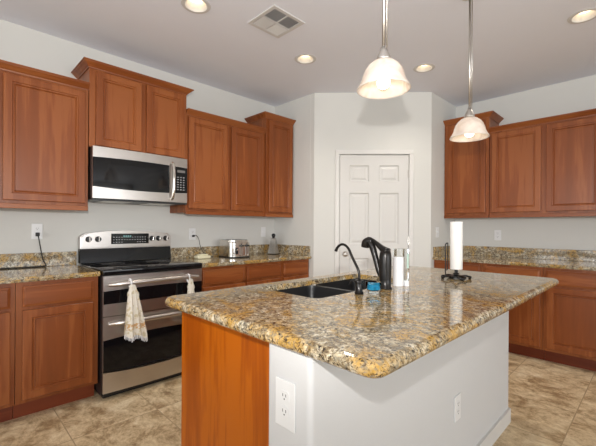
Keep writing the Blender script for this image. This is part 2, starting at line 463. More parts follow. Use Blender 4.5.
struct('wall_back', B((0.0, XMAX, YMIN - 0.1, YMIN, 0, ZC)), 'wall')  # unseen wall behind the camera, added to close the room for bounce light
struct('wall_far_right', B((XMAX, XMAX + 0.1, YMIN, YR, 0, ZC)), 'wall')  # out-of-view side wall, likewise added to catch and return the bounce
# pantry wall (diagonal): local x along the wall, local y into the pantry
ang = math.atan2(PB.y - PA.y, PB.x - PA.x); LEN = (PB - PA).length
MP = Matrix.Translation((PA.x, PA.y, 0)) @ Matrix.Rotation(ang, 4, 'Z')
DX0, DX1, DZ = 0.290, 1.062, 2.065
pw = bmesh.new()
prism([(0, 0), (DX0 - 0.012, 0), (DX0 - 0.012, 0.11), (-0.04, 0.11), (-0.06, 0.06)], 0, ZC, pw)
prism([(DX1 + 0.012, 0), (LEN, 0), (LEN + 0.06, 0.06), (LEN + 0.04, 0.11), (DX1 + 0.012, 0.11)], 0, ZC, pw)
B((DX0 - 0.012, DX1 + 0.012, 0, 0.11, DZ + 0.012, ZC), bm=pw)
bmesh.ops.transform(pw, matrix=MP, verts=pw.verts)
struct('wall_pantry', pw, 'wall')
# casing (trim_1) and jamb
cs = bmesh.new()
for a, b in ((DX0 - 0.052, DX0 - 0.004), (DX1 + 0.004, DX1 + 0.052)):
    B((a, b, -0.014, -0.0005, 0, DZ + 0.0035), bev=0.004, bm=cs)
B((DX0 - 0.052, DX1 + 0.052, -0.014, -0.0005, DZ + 0.004, DZ + 0.052), bev=0.004, bm=cs)
B((DX0 - 0.0115, DX0 - 0.003, 0.0, 0.11, 0, DZ + 0.003), (DX1 + 0.003, DX1 + 0.0115, 0.0, 0.11, 0, DZ + 0.003), (DX0 - 0.0115, DX1 + 0.0115, 0.0, 0.11, DZ + 0.003, DZ + 0.0115), bm=cs)
bmesh.ops.transform(cs, matrix=MP, verts=cs.verts)
struct('trim_1', cs, 'trim')
# six-panel door
d = bmesh.new()
def door_face(bm):
    x0, x1, y = DX0, DX1, 0.006
    pan = []
    W_ = x1 - x0
    xs = ((x0 + 0.110, x0 + 0.110 + 0.218), (x1 - 0.110 - 0.218, x1 - 0.110))
    for zs in ((1.762, 1.945), (1.055, 1.635), (0.22, 0.90)):
        for xx in xs: pan.append((xx[0], xx[1], zs[0], zs[1]))
    holes = [[(a, z0), (b, z0), (b, z1), (a, z1)] for a, b, z0, z1 in pan]
    # slab face with holes (holed makes xy -> map to xz)
    mt = Matrix.Rotation(PI / 2, 4, 'X')     # (x,y,z)->(x,-z,y)
    b2 = holed([(x0, 0.012), (x1, 0.012), (x1, DZ - 0.003), (x0, DZ - 0.003)], holes, -(y + 0.035), -y, mat=mt)
    me = bpy.data.meshes.new('t'); b2.to_mesh(me); b2.free(); bm.from_mesh(me); bpy.data.meshes.remove(me)
    for a, b, z0, z1 in pan:
        nested(a - 0.0, b + 0.0, z0 - 0.0, z1 + 0.0, [(0.0, y + 0.001), (0.009, y + 0.012), (0.022, y + 0.012), (0.042, y + 0.004)], y + 0.03, bm)
door_face(d)
bmesh.ops.transform(d, matrix=MP, verts=d.verts)
door = struct('door_1', d, 'door')
kn = lathe([(0, -0.062), (0.018, -0.060), (0.027, -0.050), (0.028, -0.040), (0.020, -0.030), (0.010, -0.024), (0.010, -0.010), (0.028, -0.008), (0.032, -0.002), (0.032, 0.004)], 24)
bmesh.ops.transform(kn, matrix=MP @ Matrix.Translation((DX0 + 0.066, 0.004, 0.945)) @ Matrix.Rotation(-PI / 2, 4, 'X') , verts=kn.verts)
o = obj('door_knob', kn, 'nickel', door, smooth=True); o['label'] = 'round brushed nickel knob'
for z in (1.85, 1.10, 0.25):
    h = bmesh.new(); lathe([(0, -0.045), (0.006, -0.045), (0.006, 0.045), (0, 0.045)], 12, h, Matrix.Translation((DX1 + 0.002, -0.004, z)))
    B((DX1 - 0.012, DX1 + 0.012, -0.002, 0.004, z - 0.04, z + 0.04), bm=h)
    bmesh.ops.transform(h, matrix=MP, verts=h.verts)
    obj('hinge', h, 'nickel', door)
# baseboards on the pantry wall
bb = B((0.0, DX0 - 0.054, -0.012, -0.0005, 0, 0.085), (DX1 + 0.054, LEN, -0.012, -0.0005, 0, 0.085), bev=0.003)
bmesh.ops.transform(bb, matrix=MP, verts=bb.verts)
struct('baseboard_pantry', bb, 'trim')

# ------------------------------------------------------------------ left run
RL = PI / 2
G0, G1 = 0.797, 1.592      # the gap the range stands in
XF = 0.602                 # base cabinet face plane
WXF = 0.322                # wall cabinet face plane
base('wooden base cabinet cut off by the left edge of the picture', (XF, -0.60, 0), RL, 0.925, XF - 0.002, [(0.03, 0.455), (0.475, 0.90)])
base('narrow wooden base cabinet left of the range, one drawer over one door', (XF, 0.326, 0), RL, G0 - 0.326 - 0.002, XF - 0.002, [(0.034, 0.434)])
base('two-door wooden base cabinet below the toaster', (XF, G1 + 0.002, 0), RL, 0.965, XF - 0.002, [(0.030, 0.474), (0.506, 0.946)])
base('narrow wooden base cabinet in the corner by the pantry, below the box grater', (XF, 2.560, 0), RL, 0.423, XF - 0.002, [(0.022, 0.396)])

def counter(name, label, poly, z0, z1, bev=0.012, parent=None):
    bm = prism(poly, z0, z1)
    es = [e for e in bm.edges if abs(e.verts[0].co.z - e.verts[1].co.z) < 1e-5]
    bmesh.ops.bevel(bm, geom=es, offset=bev, segments=4, affect='EDGES', profile=0.5)
    return tag(obj(name, bm, 'granite', parent, auto=30), label, 'countertop')
CT0, CT1 = 0.886, 0.918
c = thing('granite_countertop', 'speckled granite countertop left of the range with a low backsplash', 'countertop')
obj('counter_slab', (lambda bm: (bmesh.ops.bevel(bm, geom=[e for e in bm.edges if e.verts[0].co.x > 0.6 and e.verts[1].co.x > 0.6 and abs(e.verts[0].co.z - e.verts[1].co.z) < 1e-5], offset=0.012, segments=4, affect='EDGES'), bm)[1])(B((0.001, 0.648, -0.62, G0, CT0, CT1))), 'granite', c)
obj('backsplash', B((0.001, 0.021, -0.62, G0 - 0.003, CT1 + 0.0005, 1.030), bev=0.002), 'granite', c)
c = thing('granite_countertop', 'speckled granite countertop between range and pantry, under the toaster', 'countertop')
obj('counter_slab', (lambda bm: (bmesh.ops.bevel(bm, geom=[e for e in bm.edges if e.verts[0].co.x > 0.6 and e.verts[1].co.x > 0.6 and abs(e.verts[0].co.z - e.verts[1].co.z) < 1e-5], offset=0.012, segments=4, affect='EDGES'), bm)[1])(B((0.001, 0.648, G1, YL - 0.001, CT0, CT1))), 'granite', c)
obj('backsplash', B((0.001, 0.021, G1 + 0.001, YL - 0.001, CT1 + 0.0005, 1.030), bev=0.002), 'granite', c)
obj('side_splash', B((0.0215, 0.625, YL - 0.021, YL - 0.001, CT1 + 0.0005, 1.030), bev=0.002), 'granite', c)

# wall cabinets, left run
upper('wooden wall cabinet left of the microwave, cut off by the picture edge', (WXF, -0.22, 0), RL, 1.018, WXF - 0.001, 1.362, 2.296, [(0.03, 0.475), (0.505, 0.995)])
upper('raised two-door wooden wall cabinet over the microwave', (WXF + 0.012, 0.799, 0), RL, 0.806, WXF + 0.011, 1.856, 2.474, [(0.045, 0.392), (0.434, 0.782)], cr=(True, True), rail=False)
upper('two-door wooden wall cabinet between the microwave and the corner cabinet', (WXF, 1.606, 0), RL, 0.949, WXF - 0.001, 1.362, 2.296, [(0.022, 0.458), (0.496, 0.905)])
upper('tall single-door wooden wall cabinet in the corner left of the pantry door', (WXF + 0.012, 2.556, 0), RL, 0.423, WXF + 0.011, 1.362, 2.474, [(0.040, 0.392)], cr=(True, False))

# ------------------------------------------------------------------ right run
YF = YR - 0.602; WYF = YR - 0.322
base('first wooden base cabinet beside the pantry, under the right-hand counter', (XR + 0.002, YF, 0), 0, 0.512, 0.60, [(0.03, 0.496)])
base('wooden base cabinet seen between the island top and its neighbour on the right', (XR + 0.515, YF, 0), 0, 0.530, 0.60, [(0.03, 0.508)])
base('wooden base cabinet at the right edge, one wide drawer over a door', (XR + 1.046, YF, 0), 0, 0.50, 0.60, [(0.026, 0.474)])
base('wooden base cabinet beyond the right picture edge', (XR + 1.547, YF, 0), 0, 0.75, 0.60, [(0.026, 0.36), (0.39, 0.724)])
c = thing('granite_countertop', 'long speckled granite countertop along the right-hand wall', 'countertop')
obj('counter_slab', (lambda bm: (bmesh.ops.bevel(bm, geom=[e for e in bm.edges if e.verts[0].co.y < 4 and e.verts[1].co.y < 4 and abs(e.verts[0].co.z - e.verts[1].co.z) < 1e-5], offset=0.012, segments=4, affect='EDGES'), bm)[1])(B((XR + 0.001, 4.0, YR - 0.648, YR - 0.001, CT0, CT1))), 'granite', c)
obj('backsplash', B((XR + 0.001, 4.0, YR - 0.021, YR - 0.001, CT1 + 0.0005, 1.030), bev=0.002), 'granite', c)
obj('side_splash', B((XR + 0.001, XR + 0.021, YR - 0.625, YR - 0.0215, CT1 + 0.0005, 1.030), bev=0.002), 'granite', c)
upper('tall narrow wooden wall cabinet right of the pantry, behind the farther pendant', (XR + 0.002, WYF - 0.012, 0), 0, 0.490, 0.333, 1.362, 2.468, [(0.035, 0.455)], cr=(False, True))
upper('wide two-door wooden wall cabinet at the right picture edge', (XR + 0.493, WYF, 0), 0, 0.98, 0.321, 1.362, 2.296, [(0.026, 0.476), (0.520, 0.955)])
upper('wooden wall cabinet beyond the right picture edge', (XR + 1.474, WYF, 0), 0, 0.80, 0.321, 1.362, 2.296, [(0.026, 0.385), (0.415, 0.774)])

# ------------------------------------------------------------------ range
def build_range():
    W = 0.778
    t = thing('kitchen_range', 'freestanding stainless steel and black glass range with two oven doors', 'oven', (0.650, G0 + 0.0085, 0), RL)
    D = 0.64
    obj('range_body', B((0.0, W, 0.0, D, 0.03, 0.888)), 'bplastic', t)
    obj('toe_base', B((0.02, W - 0.02, 0.03, D - 0.03, 0.0, 0.0295)), 'bplastic', t)
    # cooktop
    bm = B((-0.001, W + 0.001, -0.030, D - 0.06, 0.8885, 0.932), bev=0.010, seg=3)
    obj('cooktop', bm, 'bglass', t, auto=30)
    for x, y, r in ((0.20, 0.14, 0.115), (0.58, 0.14, 0.095), (0.20, 0.40, 0.085), (0.58, 0.40, 0.10)):
        obj('burner_ring', lathe([(r, 0), (r + 0.0025, 0), (r + 0.0025, 0.0006), (r, 0.0006)], 36, None, Matrix.Translation((x, y, 0.9322)), closed=True), 'grille', t)
    # backguard: slanted black lower part and an arched steel console
    yb = D - 0.06
    obj('backguard', prism([(yb - 0.012, 0.9325), (D, 0.9325), (D, 1.05), (yb + 0.004, 1.05)], 0.0, W, mat=Matrix(((0, 0, 1, 0), (1, 0, 0, 0), (0, 1, 0, 0), (0, 0, 0, 1)))), 'bglass', t)
    bm = bmesh.new(); n = 22; prof = []
    for i in range(n + 1):
        s = i / n; prof.append((0.0 + W * s, 1.170 + 0.034 * (1 - (2 * s - 1) ** 2) - (0.02 if i in (0, n) else 0)))
    poly = [(0.0, 1.0505)] + [(0.0, 1.0505)] * 0 + prof[:0] + [(W, 1.0505)] + prof[::-1]
    # x,z polygon extruded in y with a slope
    mt = Matrix(((1, 0, 0, 0), (0, 0, 1, 0), (0, 1, 0, 0), (0, 0, 0, 1)))
    prism(poly, yb - 0.012, D, bm, mt)
    bmesh.ops.bevel(bm, geom=[e for e in bm.edges if abs(e.verts[0].co.y - (yb - 0.012)) < 1e-4 and abs(e.verts[1].co.y - (yb - 0.012)) < 1e-4], offset=0.008, segments=3, affect='EDGES')
    con = obj('control_console', bm, 'steel', t, auto=35)
    yc = yb - 0.0125
    disp = obj('display_panel', B((0.235, 0.560, yc - 0.003, yc, 1.085, 1.176), bev=0.001), 'bglass', con)
    dg = B(*[(0.335 + k * 0.018, 0.347 + k * 0.018, yc - 0.0036, yc - 0.0031, 1.142, 1.160) for k in range(4)])
    obj('clock_digits', dg, 'display', con)
    mk = bmesh.new()
    for r in range(3):
        for k in range(13):
            if r == 0 and 4 <= k <= 8: continue
            B((0.250 + k * 0.0225, 0.262 + k * 0.0225, yc - 0.0036, yc - 0.0031, 1.098 + r * 0.022, 1.103 + r * 0.022), bm=mk)
    obj('button_markings', mk, 'mark', con)
    for x in (0.060, 0.132, 0.590, 0.652, 0.722):
        k = lathe([(0, -0.030), (0.018, -0.029), (0.020, -0.024), (0.021, -0.006), (0.024, -0.004), (0.024, 0.0)], 24, None, Matrix.Translation((x, yc, 1.130)) @ Matrix.Rotation(-PI / 2, 4, 'X'))
        ko = obj('knob', k, 'bplastic', con, auto=40)
        obj('knob_grip', B((x - 0.005, x + 0.005, yc - 0.040, yc - 0.0285, 1.111, 1.149), bev=0.003), 'steel', con)
    # oven doors -- fronts gently bowed: y(s)
    def bowed(x0, x1, zlo, zhi, y0, thick, bow=0.014, n=18):
        """zlo/zhi functions of s in 0..1"""
        bm = bmesh.new(); c = []
        for i in range(n + 1):
            s = i / n; x = x0 + (x1 - x0) * s
            S = (x) / W
            y = y0 - bow * (1 - (2 * S - 1) ** 2)
            c.append([bm.verts.new(p) for p in ((x, y, zlo(S)), (x, y, zhi(S)), (x, y0 + thick, zhi(S)), (x, y0 + thick, zlo(S)))])
        for a, b in zip(c, c[1:]):
            for i in range(4): bm.faces.new((a[i], a[(i + 1) % 4], b[(i + 1) % 4], b[i]))
        bm.faces.new(c[0]); bm.faces.new(c[-1][::-1]); return bm
    arc = lambda z, a: (lambda s: z + a * (1 - (2 * s - 1) ** 2))
    K = lambda z: (lambda s: z)
    up = obj('upper_oven_door', bowed(0.004, W - 0.004, K(0.597), K(0.884), -0.0012, 0.0), 'steel', t) if False else None
    def door(nm, z0, z1, wz0, wz1, hz, hbow):
        dd = obj(nm, bowed(0.003, W - 0.003, K(z0), K(z1), -0.022, 0.0215), 'steel', t, auto=35)
        obj('oven_window', bowed(0.004, W - 0.004, wz0, wz1, -0.0245, 0.002, bow=0.0142), 'bglass', dd, auto=35)
        pts = []
        for i in range(13):
            s = i / 12; x = 0.035 + (W - 0.07) * s
            yy = -0.034 - 0.048 * (1 - abs(2 * s - 1) ** 2.6)
            pts.append((x, yy, hz + hbow * (1 - (2 * s - 1) ** 2)))
        obj('door_handle', tube(pts, [0.009] + [0.0145] * 11 + [0.009], 12, smoothn=3, sy=1.25), 'steel', dd, smooth=True)
        return dd
    door('upper_oven_door', 0.597, 0.884, K(0.685), arc(0.776, 0.010), 0.822, 0.010)
    door('lower_oven_door', 0.204, 0.593, K(0.205), arc(0.427, 0.022), 0.543, 0.006)
    obj('storage_drawer', bowed(0.003, W - 0.003, K(0.052), arc(0.200, -0.022), -0.0235, 0.023), 'steel', t, auto=35)
    obj('kick_strip', B((0.01, W - 0.01, 0.004 - 0.012, -0.0005, 0.028, 0.050)), 'bplastic', t)
    return t
build_range()

# ------------------------------------------------------------------ microwave
def build_micro():
    W = 0.772; t = thing('microwave_oven', 'over-the-range microwave in stainless steel and black glass', 'microwave', (0.385, 0.806, 0), RL)
    D = 0.383; z0, z1 = 1.444, 1.851
    obj('microwave_body', B((0.0, W, 0.0, D, z0, z1)), 'bplastic', t)
    def yb(x): s = x / W; return -0.002 - 0.022 - 0.012 * (1 - (2 * s - 1) ** 2)
    def strip(x0, x1, zl, zh, dy, n=20, thick=0.02):
        bm = bmesh.new(); c = []
        for i in range(n + 1):
            x = x0 + (x1 - x0) * i / n; y = yb(x) - dy
            c.append([bm.verts.new(p) for p in ((x, y, zl(x / W)), (x, y, zh(x / W)), (x, -0.0005 if thick > 0.01 else y + thick, zh(x / W)), (x, -0.0005 if thick > 0.01 else y + thick, zl(x / W)))])
        for a, b in zip(c, c[1:]):
            for i in range(4): bm.faces.new((a[i], a[(i + 1) % 4], b[(i + 1) % 4], b[i]))
        bm.faces.new(c[0]); bm.faces.new(c[-1][::-1]); return bm
    K = lambda z: (lambda s: z)
    low = lambda s: 1.544 - 0.014 * (1 - (2 * s - 1) ** 2); high = lambda s: 1.768 + 0.008 * (1 - (2 * s - 1) ** 2)
    fr = obj('front_panel', strip(0.001, W - 0.001, K(z0 + 0.012), K(z1), 0.0), 'steel', t, auto=35)
    win = obj('door_glass', strip(0.001, 0.600, low, high, 0.0022, thick=0.002), 'bglass', fr, auto=35)
    obj('window_screen', strip(0.105, 0.50, K(1.590), K(1.725), 0.0032, thick=0.001), 'bglass2', win, auto=35)
    pan = obj('control_panel', strip(0.640, W - 0.001, low, high, 0.0022, thick=0.002, n=6), 'bglass', fr, auto=35)
    x = 0.705; y = yb(x) - 0.0045
    bt = bmesh.new()
    for r in range(6):
        for k in range(3): B((0.672 + k * 0.028, 0.686 + k * 0.028, yb(0.68 + k * 0.028) - 0.0036, yb(0.68 + k * 0.028) - 0.001, 1.566 + r * 0.022, 1.573 + r * 0.022), bm=bt)
    obj('button_markings', bt, 'mark', pan)
    obj('display', B((0.668, 0.748, yb(0.71) - 0.0040, yb(0.71) + 0.002, 1.722, 1.744)), 'grille', pan)
    pts = [(0.622, yb(0.62) - 0.001, 1.800), (0.622, yb(0.62) - 0.030, 1.780), (0.622, yb(0.62) - 0.044, 1.70), (0.622, yb(0.62) - 0.046, 1.64), (0.622, yb(0.62) - 0.042, 1.56), (0.622, yb(0.62) - 0.028, 1.500), (0.622, yb(0.62) - 0.001, 1.482)]
    o = obj('door_handle', tube(pts, [0.012, 0.013, 0.013, 0.013, 0.013, 0.013, 0.012], 12, smoothn=5), 'chrome', fr, smooth=True); o['label'] = 'arched chrome handle'
    g = bmesh.new(); B((0.0, W, -0.020, -0.0005, z0 - 0.004, z0 + 0.0115), bm=g)
    obj('lower_vent', g, 'bplastic', t)
    for xx in (0.10, 0.47):
        obj('grease_filter', B((xx, xx + 0.22, 0.05, 0.30, z0 - 0.004, z0 - 0.0005), bev=0.001), 'nickel', t)
    return t
build_micro()

# ------------------------------------------------------------------ island
IX0, IX1, IY0, IY1 = 1.822, 2.977, 0.716, 2.86
SX0, SX1, SY0, SY1 = 1.935, 2.355, 1.190, 2.050      # sink cut-out
isl = thing('kitchen_island', 'kitchen island base with an orange wood end panel and a white plastered knee wall', 'kitchen island', (2.36, 1.75, 0))
def iobj(name, bm, mat, **k):
    bmesh.ops.translate(bm, vec=(-2.36, -1.75, 0), verts=bm.verts)
    return obj(name, bm, mat, isl, **k)
KX0, KX1, KY0, KY1 = 2.562, 2.752, 0.730, 2.600
IB = 0.872
iobj('end_panel', B((1.888, KX0 - 0.001, 0.785, 0.803, 0.0, IB)), 'wood_end')['label'] = 'orange stained wooden end panel'
iobj('cabinet_body', B((1.916, KX0 - 0.001, 0.8035, 1.165, 0.10, IB), (1.916, KX0 - 0.001, 1.165, 2.075, 0.10, 0.66), (1.916, KX0 - 0.001, 2.075, KY1, 0.10, IB), (1.908, 1.9155, 0.8035, KY1, 0.10, IB), (1.97, KX0 - 0.001, 0.8035, KY1, 0.0, 0.0995)), 'wood')
kw = prism(rrect(KX0, KX1, KY0, KY1, 0.018, 5), 0, IB)
o = iobj('knee_wall', kw, 'knee', auto=40); o['label'] = 'white plastered half wall'
# doors on the range side
ib = [(0.83, 1.18), (1.20, 1.63), (1.65, 2.08), (2.10, 2.57)]
for a, b in ib:
    bm = nested(-b, -a, 0.13, 0.70, [(0, -0.016), (0.004, -0.02), (0.048, -0.02), (0.055, -0.013), (0.09, -0.010)], -0.0005)
    bmesh.ops.transform(bm, matrix=Matrix.Translation((1.9078, 0, 0)) @ Matrix.Rotation(-PI / 2, 4, 'Z'), verts=bm.verts); iobj('door', bm, 'wood')
    bm = nested(-b, -a, 0.72, 0.85, [(0, -0.013), (0.012, -0.017), (0.015, -0.02)], -0.0005)
    bmesh.ops.transform(bm, matrix=Matrix.Translation((1.9078, 0, 0)) @ Matrix.Rotation(-PI / 2, 4, 'Z'), verts=bm.verts); iobj('drawer_front', bm, 'woodh')
# baseboard around the knee wall
bbp = prism(rrect(KX0 + 0.0, KX1 + 0.013, KY0 - 0.013, KY1 + 0.013, 0.022, 5), 0, 0.088)
es = [e for e in bbp.edges if e.verts[0].co.z > 0.08 and e.verts[1].co.z > 0.08]
bmesh.ops.bevel(bbp, geom=es, offset=0.008, segments=2, affect='EDGES')
iobj('baseboard', bbp, 'trim')

# island countertop with sink cut-out; built as a bevelled outline
def island_top():
    bm = bmesh.new(); z0, z1 = IB + 0.001, 0.918; r = 0.0215
    outer = lambda ins: rrect(IX0 + ins, IX1 - ins, IY0 + ins, IY1 - ins, 0.05 - ins * 0.9, 8)
    hole = rrect(SX0, SX1, SY0, SY1, 0.05, 6)
    N_ = 7; rings = []
    for k in range(N_ + 1):
        a = PI / 2 - PI * k / N_
        ins = r - r * math.cos(a); z = (z0 + z1) / 2 + ((z1 - z0) / 2) * math.sin(a)
        rings.append([bm.verts.new((x, y, z)) for x, y in outer(ins)])
    for a, b in zip(rings, rings[1:]):
        n = len(a)
        for i in range(n): bm.faces.new((a[i], a[(i + 1) % n], b[(i + 1) % n], b[i]))
    hs = []
    for ring, z in ((rings[0], z1), (rings[-1], 0.8875)):
        h = [bm.verts.new((x, y, z)) for x, y in hole]; hs.append(h)
        es = [bm.edges.new((h[i], h[(i + 1) % len(h)])) for i in range(len(h))]
        es += [bm.edges.get((ring[i], ring[(i + 1) % len(ring)])) for i in range(len(ring))]
        bmesh.ops.triangle_fill(bm, use_beauty=True, use_dissolve=False, edges=es)
    n = len(hole)
    for i in range(n): bm.faces.new((hs[0][i], hs[0][(i + 1) % n], hs[1][(i + 1) % n], hs[1][i]))
    return bm
def flat_top(o):
    for p in o.data.polygons:
        if abs(p.normal.z) > 0.999: p.use_smooth = False
    return o
tag(flat_top(obj('granite_countertop', island_top(), 'granite', None)), 'large glossy gold and brown granite top of the island', 'countertop')

# sink: two bowls hung below the cut-out
def build_sink():
    t = thing('kitchen_sink', 'black undermount double-bowl sink set in the island top', 'sink', ((SX0 + SX1) / 2, (SY0 + SY1) / 2, 0.68))
    ox, oy, oz = (SX0 + SX1) / 2, (SY0 + SY1) / 2, 0.68
    def bowl(x0, x1, y0, y1, ztop, zbot):
        bm = bmesh.new(); rings = []
        for ins, z in ((-0.012, ztop), (0.0, ztop), (0.003, ztop - 0.02), (0.012, zbot + 0.03), (0.03, zbot + 0.006), (0.06, zbot)):
            rings.append([bm.verts.new((x - ox, y - oy, z - oz)) for x, y in rrect(x0 + ins, x1 - ins, y0 + ins, y1 - ins, max(0.012, 0.05 - ins), 5)])
        # outer shell
        rings2 = [[bm.verts.new((x - ox, y - oy, z - oz)) for x, y in rrect(x0 + i2, x1 - i2, y0 + i2, y1 - i2, 0.05, 5)] for i2, z in ((-0.012, zbot - 0.006),)]
        for a, b in zip(rings, rings[1:]):
            n = len(a)
            for i in range(n): bm.faces.new((a[i], a[(i + 1) % n], b[(i + 1) % n], b[i]))
        bm.faces.new(rings[-1])
        a, b = rings2[0], rings[0]; n = len(a)
        for i in range(n): bm.faces.new((a[i], a[(i + 1) % n], b[(i + 1) % n], b[i]))
        bm.faces.new(a[::-1])
        return bm
    ym = 1.62
    zt = 0.886
    for (a, b) in ((SY0 - 0.004, ym - 0.013), (ym + 0.013, SY1 + 0.004)):
        bo = obj('bowl', bowl(SX0 - 0.004, SX1 + 0.004, a, b, zt, 0.69), 'sink', t, auto=40)
        dr = lathe([(0.0, 0.002), (0.03, 0.002), (0.042, 0.006), (0.045, 0.001)], 24, None, Matrix.Translation(((SX0 + SX1) / 2 - ox, (a + b) / 2 - oy, 0.69 - oz)))
        obj('drain', dr, 'drain', bo, smooth=True)
    return t
build_sink()

# ------------------------------------------------------------------ things on the island
ZT = 0.9185
def build_faucet():
    t = thing('kitchen_faucet', 'black pull-out kitchen faucet with a thick body and a lever on top', 'faucet', (2.412, 1.665, ZT))
    obj('faucet_body', lathe([(0, 0), (0.036, 0), (0.036, 0.006), (0.031, 0.012), (0.031, 0.05), (0.033, 0.12), (0.032, 0.165), (0.030, 0.185), (0.024, 0.202), (0, 0.208)], 28), 'bmetal', t, smooth=True)
    # spout rising from the body over the sink, ending in the spray head
    sp = tube([(-0.012, 0.0, 0.050), (-0.036, 0.0, 0.085), (-0.058, 0.0, 0.150), (-0.080, 0.0, 0.215), (-0.096, 0, 0.240)], [0.014, 0.016, 0.016, 0.018, 0.020], 14, smoothn=4)
    s = obj('spout', sp, 'bmetal', t, smooth=True)
    hd = tube([(-0.082, 0, 0.246), (-0.104, 0, 0.248), (-0.122, 0, 0.236), (-0.128, 0, 0.212)], [0.016, 0.023, 0.025, 0.022], 14, smoothn=4)
    obj('spray_head', hd, 'bmetal', s, smooth=True)
    lv = tube([(0.012, 0, 0.192), (-0.026, 0, 0.214), (-0.062, 0, 0.243), (-0.098, 0, 0.264)], [0.030, 0.021, 0.013, 0.009], 12, smoothn=4, sy=0.8)
    obj('lever_handle', lv, 'bmetal', t, smooth=True)
build_faucet()
def build_filter():
    t = thing('filter_faucet', 'slim dark gooseneck water filter faucet left of the main faucet', 'faucet', (2.409, 1.435, ZT))
    b_ = obj('faucet_base', lathe([(0, 0), (0.021, 0), (0.022, 0.008), (0.017, 0.014), (0.017, 0.052), (0.021, 0.055), (0.021, 0.066), (0.012, 0.070), (0, 0.072)], 20), 'bmetal', t, auto=40)
    obj('valve_lever', tube([(0.0, 0, 0.058), (-0.035, -0.012, 0.062), (-0.045, -0.014, 0.040)], [0.006, 0.005, 0.005], 8, smoothn=3), 'bmetal', t, smooth=True)
    pts = [(0, 0, 0.068), (-0.003, 0, 0.11)]
    pts += [(-0.040, 0, 0.172), (-0.064, 0, 0.214), (-0.088, 0, 0.233), (-0.112, 0, 0.234), (-0.134, 0, 0.220), (-0.146, 0, 0.200)]
    obj('spout', tube(pts, [0.0065] * 6 + [0.0065, 0.0085], 10, smoothn=5), 'bmetal', t, smooth=True)
build_filter()
t = thing('soap_cup', 'small clear cup of blue dish soap beside the faucet', 'cup', (2.452, 1.495, ZT))
obj('glass_cup', lathe([(0, 0), (0.022, 0), (0.026, 0.003), (0.026, 0.010), (0.036, 0.020), (0.039, 0.058), (0.0370, 0.058), (0.0345, 0.022), (0.020, 0.014), (0, 0.014)], 28), 'cup', t, smooth=True)
obj('blue_liquid', lathe([(0, 0.0145), (0.020, 0.0145), (0.0338, 0.0225), (0.0360, 0.048), (0, 0.048)], 28), 'blue', t, auto=50)
t = thing('soap_dispenser', 'white automatic soap dispenser with a clear tank, right of the black faucet', 'soap dispenser', (2.420, 1.810, ZT), 0.78)
obj('dispenser_body', prism(rrect(-0.042, 0.016, -0.030, 0.030, 0.027, 6), 0, 0.160), 'white', t, auto=50)
obj('motor_base', prism(rrect(0.0165, 0.042, -0.028, 0.028, 0.010, 4), 0, 0.030), 'white', t, auto=50)
obj('soap_tank', prism(rrect(0.017, 0.042, -0.028, 0.028, 0.010, 4), 0.0305, 0.205), 'clear', t, auto=50)
obj('tank_cap', prism(rrect(-0.040, 0.016, -0.028, 0.028, 0.024, 6), 0.1605, 0.205), 'clear', t, auto=50)
obj('front_label', B((0.026, 0.036, -0.0300, -0.0283, 0.10, 0.180)), 'green', t)
# paper towel holder and roll
PX, PY = 2.525, 2.315
t = thing('paper_towel_holder', 'black wire paper towel holder with a side arm, on the island', 'paper towel holder', (PX, PY, ZT), 0.79)
bm = bmesh.new()
for sx, sy in ((1, 0), (-1, 0), (0, 1), (0, -1)):
    tube([(sx * 0.028 - sy * 0.0, sy * 0.028, 0.018), (sx * 0.075 - sy * 0.024, sy * 0.075 - sx * 0.024, 0.018), (sx * 0.088, sy * 0.088, 0.009), (sx * 0.075 + sy * 0.024, sy * 0.075 + sx * 0.024, 0.018), (sx * 0.028, sy * 0.028, 0.018)], 0.0060, 8, bm, smoothn=4)
    lathe([(0, 0), (0.008, 0), (0.009, 0.006), (0, 0.011)], 10, bm, Matrix.Translation((sx * 0.086, sy * 0.086, 0)))
lathe([(0, 0.008), (0.050, 0.008), (0.050, 0.020), (0.012, 0.026), (0, 0.026)], 20, bm)
obj('scrolled_base', bm, 'bmetal', t, auto=50)
obj('center_rod', lathe([(0, 0.0262), (0.0075, 0.0262), (0.0075, 0.350), (0, 0.352)], 14), 'bmetal', t, smooth=True)
ax = -0.062
bm = tube([(-0.0345, 0, 0.019), (ax + 0.006, 0, 0.019), (ax - 0.006, 0, 0.040), (ax - 0.006, 0, 0.10), (ax - 0.008, 0, 0.20), (ax - 0.004, 0, 0.222), (ax + 0.0045, 0, 0.226), (ax + 0.008, 0, 0.215), (ax + 0.008, 0, 0.10), (ax + 0.006, 0, 0.062), (ax - 0.004, 0, 0.056)], 0.0036, 8, smoothn=4)
obj('tension_arm', bm, 'bmetal', t, smooth=True)
rl = lathe([(0.0115, 0.0), (0.036, 0.0), (0.0370, 0.002), (0.0370, 0.298), (0.036, 0.300), (0.0115, 0.300)], 36, closed=True)
r_ = tag(obj('paper_towel_roll', rl, 'paper', None, auto=40, loc=(PX, PY, ZT + 0.062)), 'white paper towel roll standing on its holder on the island', 'paper towel roll')
obj('roll_spacer', lathe([(0.0078, 0.0265), (0.020, 0.030), (0.020, 0.034), (0.010, 0.040), (0.010, 0.0618), (0.0078, 0.0618)], 16, closed=True), 'bmetal', t, smooth=False)

